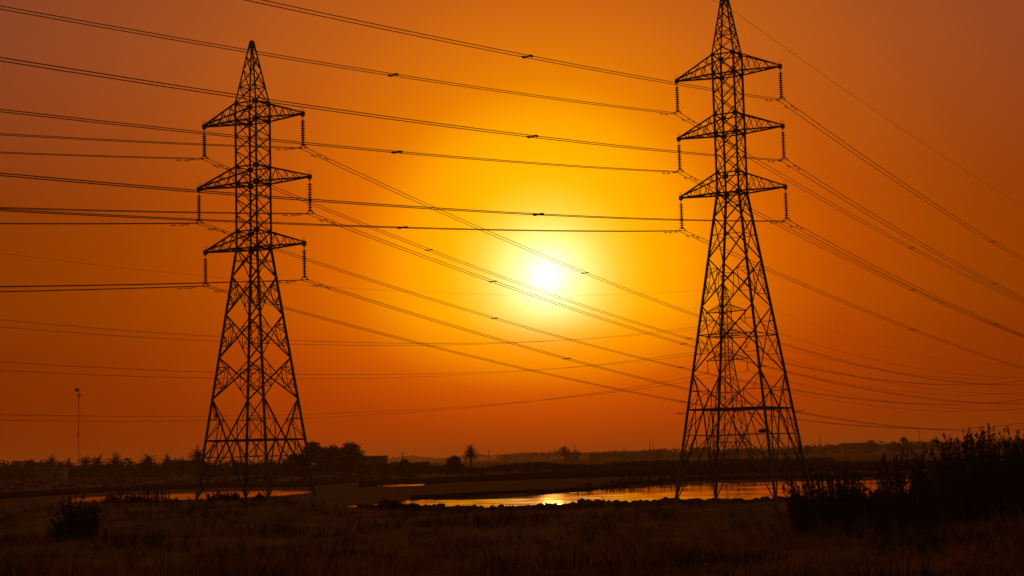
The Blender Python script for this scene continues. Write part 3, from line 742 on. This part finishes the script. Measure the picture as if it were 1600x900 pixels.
# ---- trees and palms beyond the ponds
GT = 'trees by the low house'
for k, (px, Y, hh, wd, lab) in enumerate((
        (462, 455, 5.4, 6, 'small tree touching the shorter pylon in view, first of the grove by the low house'), (490, 450, 8.2, 7.5, 'broad tree in the grove just past the shorter pylon'),
        (516, 452, 7.6, 7, 'middle tree of the grove by the low house'), (548, 455, 8.3, 7.6, 'round crowned tree standing next to the low flat house'))):
    x, y = at(px, Y); make_tree('tree', lab, 'tree', x, y, hh * 1.03, wd * 1.35, 50 + k, GT, .12, .30, 34, 120)
x, y = at(711, 420); make_tree('round_bush', 'round dark bush beside the lone palm', 'bush', x, y, 4.0, 5.6, 60, None, .12, .26, 26, 110, flat=.9)
x, y = at(632, 430); make_tree('round_bush', 'low dark bush between the flat house and the round bush', 'bush', x, y, 3.4, 5.2, 61, None, .12, .28, 18, 90)
x, y = at(736, 418); make_palm('lone date palm standing clear beside the round bush', x, y, 6.9, 2.6, 1, None, 44)
x, y = at(882, 900); make_palm('hazy palm rising beside a small house, under the sun', x, y, 9.0, 4.2, 2)
x, y = at(1028, 1050); make_palm('hazy palm at the end of the long low house', x, y, 6.5, 4.0, 3)
x, y = at(1262, 820); make_palm('hazy palm between the tall pylon and the reeds', x, y, 5.8, 3.2, 4)
GP = 'palms in the grove'
for k, (px, Y, hh, rd, lab) in enumerate((
        (12, 560, 4.5, 2.6, 'palm at the very edge of the picture beside a pole'), (47, 560, 6.2, 3.4, 'bushy palm next to the pale block house, on its pole side'),
        (80, 600, 7.0, 3.0, 'thin topped palm directly behind the pale block house'), (106, 560, 5.6, 2.8, 'low palm between the pale block house and the tall mast'),
        (134, 540, 6.4, 2.8, 'palm just past the foot of the tall mast'), (152, 530, 6.6, 3.2, 'full palm second past the tall mast'), (181, 520, 6.7, 3.4, 'wide palm with a pole standing behind it'),
        (232, 520, 6.6, 3.2, 'wide palm midway between the pole and the shorter pylon'), (262, 520, 6.0, 2.2, 'narrow palm in the grove gap before the shorter pylon'), (284, 500, 5.2, 2.2, 'small palm in the dip beside the standout palm'),
        (309, 470, 7.6, 2.7, 'standout taller palm right behind the outer legs of the shorter pylon'), (372, 500, 4.6, 2.6, 'low palm seen between the legs of the shorter pylon'))):
    x, y = at(px, Y); make_palm(lab, x, y, hh * 1.10, rd * 1.35, 70 + k, GP, 60)
GF = 'hazy far trees'
for k, (px, Y, hh, wd, lab) in enumerate((
        (1414, 900, 8.8, 9, 'bushy far tree topping the treeline just past the reeds'), (1398, 920, 6.6, 7, 'lower far tree hugging the bushy far tree'),
        (1460, 1000, 8.0, 4.5, 'slim far tree alone between the bushy tree and the largest bush'), (1362, 1000, 7.6, 10, 'broad far tree beside the long hazy house behind the reeds'),
        (1446, 700, 5.2, 3.0, 'narrow tree peeking over the tall ragged reed clump'))):
    x, y = at(px, Y); make_tree('tree', lab, 'tree', x, y, hh, wd, 90 + k, GF, .2, .45, 18, 70)

def foliage_band(name, px0, px1, Y0, Y1, h0, h1, step, seed, leaf, mat='tree', per=14, rough=.5):
    """a far wood or reed bed nobody could count: ONE object of small leaf faces"""
    r = np.random.default_rng(seed); cs = []; x0, _ = at(px0, (Y0 + Y1) / 2); x1, _ = at(px1, (Y0 + Y1) / 2)
    n = int((x1 - x0) / step)
    for k in range(n):
        u = (k + r.random()) / n; px = px0 + (px1 - px0) * u; Y = r.uniform(Y0, Y1); x, y = at(px, Y)
        e = vnoise(np.array([x / (h1 * 4) + seed]), np.array([seed * 1.7]))[0] + .6 * vnoise(np.array([x / (h1 * 1.1) + seed]), np.array([seed * .7]))[0]
        hh = h0 + (h1 - h0) * np.clip(.5 + e * 1.3 * rough * 2, 0, 1.15); cs.append((x, y, hh * r.uniform(.75, 1)))
    cs = np.array(cs); z0 = ground_z(cs[:, 0], cs[:, 1])
    c = np.repeat(cs, per, 0); m_ = len(c); zb = np.repeat(z0, per)
    c[:, 0] += r.normal(size=m_) * step * 1.6; c[:, 1] += r.normal(size=m_) * step
    c[:, 2] = zb + c[:, 2] * (r.random(m_) ** .7)
    u = r.normal(size=(m_, 3)) + np.array([0, 0, .6]); u /= np.linalg.norm(u, axis=1)[:, None]
    v = np.cross(u, r.normal(size=(m_, 3))); v /= np.linalg.norm(v, axis=1)[:, None]; s = leaf * r.uniform(.5, 1.4, (m_, 1))
    V = np.stack([c - u * s, c - v * s * .5, c + u * s, c + v * s * .5], 1).reshape(-1, 3)
    o = tri_mesh(name, V, np.arange(len(V)).reshape(-1, 4), mat); return o

tag(foliage_band('far_wood', -150, 1750, 3600, 4200, 7, 15, 2.2, 11, 2.0, per=26), 'hazy wood along the horizon', 'trees', kind='stuff')
tag(foliage_band('far_wood', 780, 1700, 1800, 2300, 5, 12, 1.8, 12, 1.4, per=26, rough=.7), 'nearer hazy wood under and past the sun', 'trees', kind='stuff')
tag(foliage_band('far_wood', 930, 1700, 1050, 1300, 3, 6.5, 1.1, 13, .9, per=30, rough=.7), 'dark wood edge around the hazy houses', 'trees', kind='stuff')
tag(foliage_band('palm_grove', -90, 452, 490, 640, 3.0, 6.2, .36, 14, .6, per=44, rough=.9), 'dense dark grove undergrowth under the palms', 'trees', kind='stuff')
tag(foliage_band('grove_undergrowth', 430, 668, 420, 500, 2.0, 4.2, .40, 15, .5, per=30), 'dark undergrowth round the low house', 'undergrowth', kind='stuff')
tag(foliage_band('scrub', 640, 1300, 380, 470, .9, 2.3, .25, 16, .34, per=30, rough=.3), 'dark low scrub on the plain beyond the wide pond', 'scrub', kind='stuff')
tag(foliage_band('scrub', -90, 650, 310, 450, .3, 1.3, .32, 23, .26, per=18, rough=.6), 'dark low scrub on the plain behind the narrow pond', 'scrub', kind='stuff')
def shore_reeds(pts, n, seed, leaf, deep):
    """upright reed blades behind a shoreline: pts are (bearing column, shore distance, reed height)"""
    r = np.random.default_rng(seed); q = np.array(pts, float)
    px = r.uniform(q[0, 0], q[-1, 0], n); Y = np.interp(px, q[:, 0], q[:, 1]) + 1.5 + deep * r.random(n) ** 1.3; h = np.interp(px, q[:, 0], q[:, 2])
    x = np.array([at(a_, b_)[0] for a_, b_ in zip(px, Y)]); z = ground_z(x, Y); h = h * r.uniform(.45, 1.0, n) * (1 + .5 * vnoise(x / 5, Y / 5))
    zz = z + h * r.random(n) ** .6; c = np.c_[x, Y, zz]
    u = np.c_[r.normal(size=n) * .25, r.normal(size=n) * .25, np.ones(n)]; u /= np.linalg.norm(u, axis=1)[:, None]; a_ = r.uniform(0, PI, n); v = np.c_[np.cos(a_), np.sin(a_), np.zeros(n)]
    s_ = leaf * r.uniform(.6, 1.5, (n, 1)); V = np.stack([c - u * s_, c - v * s_ * .28, c + u * s_, c + v * s_ * .28], 1).reshape(-1, 3)
    return tri_mesh('reeds', V, np.arange(4 * n).reshape(-1, 4), 'reed')
tag(shore_reeds([(560, 240, .25), (700, 262, .4), (800, 272, .7), (900, 280, .95), (1000, 284, 1.2), (1100, 286, 1.25), (1300, 280, 1.3), (1500, 270, 1.3)], 46000, 17, .34, 45), 'dark reed bed spread behind the far shore of the wide pond', 'reeds', kind='stuff')
tag(shore_reeds([(640, 161, .15), (860, 172, .2), (960, 194, .3), (1010, 208, .4), (1050, 216, .45), (1100, 220, .45), (1230, 216, .5), (1400, 211, .6)], 14000, 27, .16, 5), 'short fringe of reeds on the far waterline of the wide pond', 'reeds', kind='stuff')
tag(shore_reeds([(900, 182, .7), (1010, 208, 1.5), (1100, 220, 1.6), (1230, 216, 1.7), (1400, 211, 1.7)], 900, 28, .30, 3), 'scattered taller reed stalks on the far waterline of the wide pond', 'reeds', kind='stuff')
tag(shore_reeds([(-80, 200, .45), (0, 214, .45), (60, 228, .45), (100, 240, .4), (140, 252, .35), (200, 262, .35), (260, 268, .35), (330, 270, .35), (400, 266, .35), (470, 258, .35), (556, 292, .3)], 16000, 19, .28, 40), 'low reeds behind the narrow pond', 'reeds', kind='stuff')

# ------------------------------------------------------------------ houses, mast, poles
def house(label, px, Y, wd, dp, h, mat='mud', doors=(), windows=(), rz=0.0, parapet=.35, tank=False, group='flat roofed houses'):
    x, y = at(px, Y); t = thing('flat_roofed_house', label, 'house', (x, y, gz(x, y) - .2), rz, group)
    m = MB(); m.box((0, 0, h / 2), (wd, dp, h)); m.build('wall', mat, t)
    m = MB(); m.box((0, 0, h + .1), (wd + .5, dp + .5, .2))
    for s in (-1, 1):
        m.box((s * (wd / 2 + .05), 0, h + .2 + parapet / 2), (.2, dp + .3, parapet)); m.box((0, s * (dp / 2 + .05), h + .2 + parapet / 2), (wd - .1, .2, parapet - .02))
    rf = m.build('roof', 'roof', t)
    if tank:
        q = MB(); q.lathe([(.5, 0), (.55, .1), (.55, .9), (.2, 1.1)], (wd * .25, 0, h + .2), 10); q.build('water_tank', 'roof', rf)
    for u in doors: m = MB(); m.box((u * wd, -dp / 2 - .02, 1.2), (1.0, .08, 2.0)); m.build('door', 'dark', t)
    for u in windows:
        m = MB(); m.box((u * wd, -dp / 2 - .02, h * .55), (1.1, .08, 1.0)); wn = m.build('window', 'dark', t)
        m = MB(); m.box((u * wd, -dp / 2 - .06, h * .55 - .58), (1.4, .2, .1)); m.build('sill', 'roof', wn)
house('pale windowless block house below the palms by the tall mast', 81, 470, 7.8, 6, 3.6, 'block', (.2,), (), .05, .25)
house('low flat roofed house at the end of the round crowned tree', 585, 470, 6.6, 6, 4.6, 'mud', (-.2,), (.2,), -.05)
house('hazy small house joined to a palm, below the sun', 893, 930, 8.5, 7, 5.2, 'mud', (.1,), (-.25, .3))
house('hazy small house between the palm house and the long house', 934, 960, 8.6, 7, 4.4, 'mud', (0,), (-.3,), .1)
house('hazy long low house, widest of those beside the tall pylon', 995, 1000, 17.5, 8, 4.7, 'mud', (-.1,), (-.35, .1, .3), 0)
house('hazy long house with a roof tank, behind the reeds', 1340, 1010, 18, 9, 6.0, 'mud', (.2,), (-.3, -.1, .35), .05, tank=True)
house('hazy small pale house half hidden by the bushy far tree', 1390, 1000, 8, 7, 4.8, 'block', (.1,), (-.25,), -.1)
house('hazy small house in the trees seen through the tall pylon legs', 1096, 1150, 11, 8, 6.4, 'mud', (-.2,), (.2,), .1)

x, y = at(123, 790); t = thing('telecom_mast', 'tall thin guyed mast with drum antennas above the palms', 'mast', (x, y, gz(x, y)), .4)
MH = 40.6; m = MB(); ww = .30
for k in range(3):
    a0, a1 = 2 * PI * k / 3, 2 * PI * (k + 1) / 3; p0 = (ww * math.cos(a0), ww * math.sin(a0)); p1 = (ww * math.cos(a1), ww * math.sin(a1))
    m.tube([(p0[0], p0[1], 0), (p0[0], p0[1], MH)], .05, 5)
    for q in range(40): m.tube([(p0[0], p0[1], q * MH / 40), (p1[0], p1[1], (q + 1) * MH / 40)], .022, 4)
m.build('lattice_shaft', 'red', t)
for hh, sd, rr in ((39.9, -.85, .95), (37.4, .12, .80)):
    q = MB(); q.lathe([(rr * .92, -.45), (rr, -.4), (rr, .35), (rr * .5, .55)], n=14); d = q.build('drum_antenna', 'dark' if hh > 39 else 'white', t); d.rotation_euler = (PI / 2, 0, .5); d.location = (sd, -.5, hh)
q = MB(); q.box((-.45, 0, 18.6), (.7, .5, 1.0)); q.build('equipment_box', 'red', t)
for k in range(3):
    a0 = 2 * PI * k / 3 + .3
    for hh, rr in ((36, 15), (20, 11)): q = MB(); q.tube([(0, 0, hh), (math.cos(a0) * rr, math.sin(a0) * rr, 0)], .012, 4); q.build('guy_wire', 'wire', t)

for px, Y, hh, lab in ((5, 560, 7.2, 'plain pole at the very edge of the picture among the palms'), (182, 600, 9.2, 'plain pole sticking up from the wide palm in the grove'), (629, 520, 6.5, 'slim pole beside the low dark bush'),
        (764, 560, 6.6, 'slim pole standing alone past the lone palm'), (898, 1100, 10.5, 'hazy pole above the small house below the sun'), (1016, 1100, 12, 'taller of the two hazy poles over the long low house'), (1021, 1150, 13, 'hazy pole close behind the taller one over the long low house'),
        (1283, 1500, 18, 'hazy pole just past the tall pylon'), (1438, 1300, 17, 'hazy pole next to the bushy far tree')):
    x, y = at(px, Y); t = thing('utility_pole', lab, 'pole', (x, y, gz(x, y) - .1), rnd.uniform(-.5, .5), 'poles on the plain'); s = max(1, Y / 600)
    m = MB(); m.tube([(0, 0, 0), (0, 0, hh)], [.15 * s, .10 * s], 8); m.build('post', 'wood', t)
    m = MB(); m.box((0, .12 * s, hh - .5), (1.3, .1, .12))
    m.build('crossbar', 'wood', t)

# ------------------------------------------------------------------ ground cover
# clods and stones thrown up along the near shore of the wide pond
r = np.random.default_rng(31); bm = bmesh.new()
for k in range(1300):
    px = r.uniform(560, 1260); Y = 116.5 + 8 * r.random() + (2.5 if px < 700 else 0); x, y = at(px, Y)
    s = (.08 + .24 * r.random() ** 2.4) * (1.25 if 900 < px < 1060 else 1.0)
    z = gz(x, y)
    Mx = Matrix.Translation((x, y, z + s * .25)) @ Matrix.Rotation(r.uniform(0, 6), 4, 'Z') @ Matrix.Diagonal((s * r.uniform(.8, 1.7), s * r.uniform(.7, 1.2), s * r.uniform(.55, .95), 1))
    res = bmesh.ops.create_icosphere(bm, subdivisions=1, radius=1.0, matrix=Mx)
    for v in res['verts']: v.co += Vector(r.normal(size=3)) * s * .13
me_ = bpy.data.meshes.new('rubble'); bm.to_mesh(me_); bm.free(); me_.materials.append(MAT['bank'])
tag(link('rubble', me_), 'lumpy clods of earth heaped along the shore of the wide pond', 'rubble', kind='stuff')

def grass_field(name, n, y0, y1, hmin, hmax, blades, seed, mat, wide, power=1.0, mask=None, lean=.5, pxr=(-140, 1740)):
    r = np.random.default_rng(seed)
    inv = 1 / y1 + (1 / y0 - 1 / y1) * r.random(n) ** power; Y = 1 / inv
    px = r.uniform(pxr[0], pxr[1], n); X = (px - 800) / FPX * Y
    if mask is not None:
        keep = mask(X, Y, r); X, Y = X[keep], Y[keep]
    n = len(X); Z = ground_z(X, Y)
    sc = r.uniform(.6, 1.25, n) * (.65 + 1.1 * np.clip(vnoise(X / 3.0, Y / 3.0) + .4, 0, 1)); 
    X = np.repeat(X, blades); Y = np.repeat(Y, blades); Z = np.repeat(Z, blades); sc = np.repeat(sc, blades); k = len(X)
    a = r.uniform(0, 2 * PI, k); rad = np.abs(r.normal(size=k)) * .10
    X = X + np.cos(a) * rad; Y = Y + np.sin(a) * rad
    h = r.uniform(hmin, hmax, k) * sc; l = lean * h * r.random(k); a2 = a + r.normal(size=k) * .5
    wv = wide * r.uniform(.6, 1.4, k); a3 = r.uniform(0, PI, k)
    b0 = np.c_[X - np.cos(a3) * wv, Y - np.sin(a3) * wv, Z - .03]; b1 = np.c_[X + np.cos(a3) * wv, Y + np.sin(a3) * wv, Z - .03]
    mx, my = X + np.cos(a2) * l * .35, Y + np.sin(a2) * l * .35
    m0 = np.c_[mx - np.cos(a3) * wv * .7, my - np.sin(a3) * wv * .7, Z + h * .6]; m1 = np.c_[mx + np.cos(a3) * wv * .7, my + np.sin(a3) * wv * .7, Z + h * .6]
    tp = np.c_[X + np.cos(a2) * l, Y + np.sin(a2) * l, Z + h]
    V = np.stack([b0, b1, m1, tp, m0], 1).reshape(-1, 3); i = np.arange(k)[:, None] * 5
    F = i + np.array([[0, 1, 2, 3, 4]])
    o = tri_mesh(name, V, F, mat); return o, tp
o, tips = grass_field('grass', 21000, 34, 118, .07, .24, 8, 41, 'grass', .007, 1.0)
tag(o, 'dry brown grass covering the foreground', 'grass', kind='stuff')
o, tips2 = grass_field('weeds', 4200, 36, 85, .22, .62, 8, 42, 'grass', .007, .8, lambda X, Y, r: vnoise(X / 5 + 7, Y / 5) + .25 * r.normal(size=len(X)) > .05, .35)
tag(o, 'taller dry weeds in patches over the foreground grass', 'weeds', kind='stuff')
o, _ = grass_field('weeds', 5200, 38, 100, .30, .80, 10, 46, 'grass', .009, .9, lambda X, Y, r: vnoise(X / 2.4 + 77, Y / 3.0) + .05 * r.normal(size=len(X)) > .30, .6)
tag(o, 'knee high tufts of reddish dry weeds standing in separate clumps', 'weeds', kind='stuff')
o, _ = grass_field('weeds', 9000, 36, 112, .18, .55, 9, 44, 'leaf', .012, 1.0, lambda X, Y, r: vnoise(X / 3.2 + 31, Y / 6.0) + .10 * r.normal(size=len(X)) > .20, .5)
tag(o, 'dark green weed clumps scattered among the dry grass', 'weeds', kind='stuff')
# pale seed heads on some of the taller stalks
r = np.random.default_rng(43); sel = tips2[r.random(len(tips2)) < .11]; sel = np.r_[sel, tips[(r.random(len(tips)) < .012) & (tips[:, 1] < 70)]]
k = len(sel); u = r.normal(size=(k, 3)) + np.array([0, 0, 1.2]); u /= np.linalg.norm(u, axis=1)[:, None]; v = np.cross(u, r.normal(size=(k, 3))); v /= np.linalg.norm(v, axis=1)[:, None]
s = r.uniform(.02, .045, (k, 1)); V = np.stack([sel - u * s, sel - v * s * .5, sel + u * s * 1.2, sel + v * s * .5], 1).reshape(-1, 3)
tag(tri_mesh('seed_heads', V, np.arange(len(V)).reshape(-1, 4), 'seed'), 'pale fluffy seed heads dotted over the foreground weeds', 'seed heads', kind='stuff')
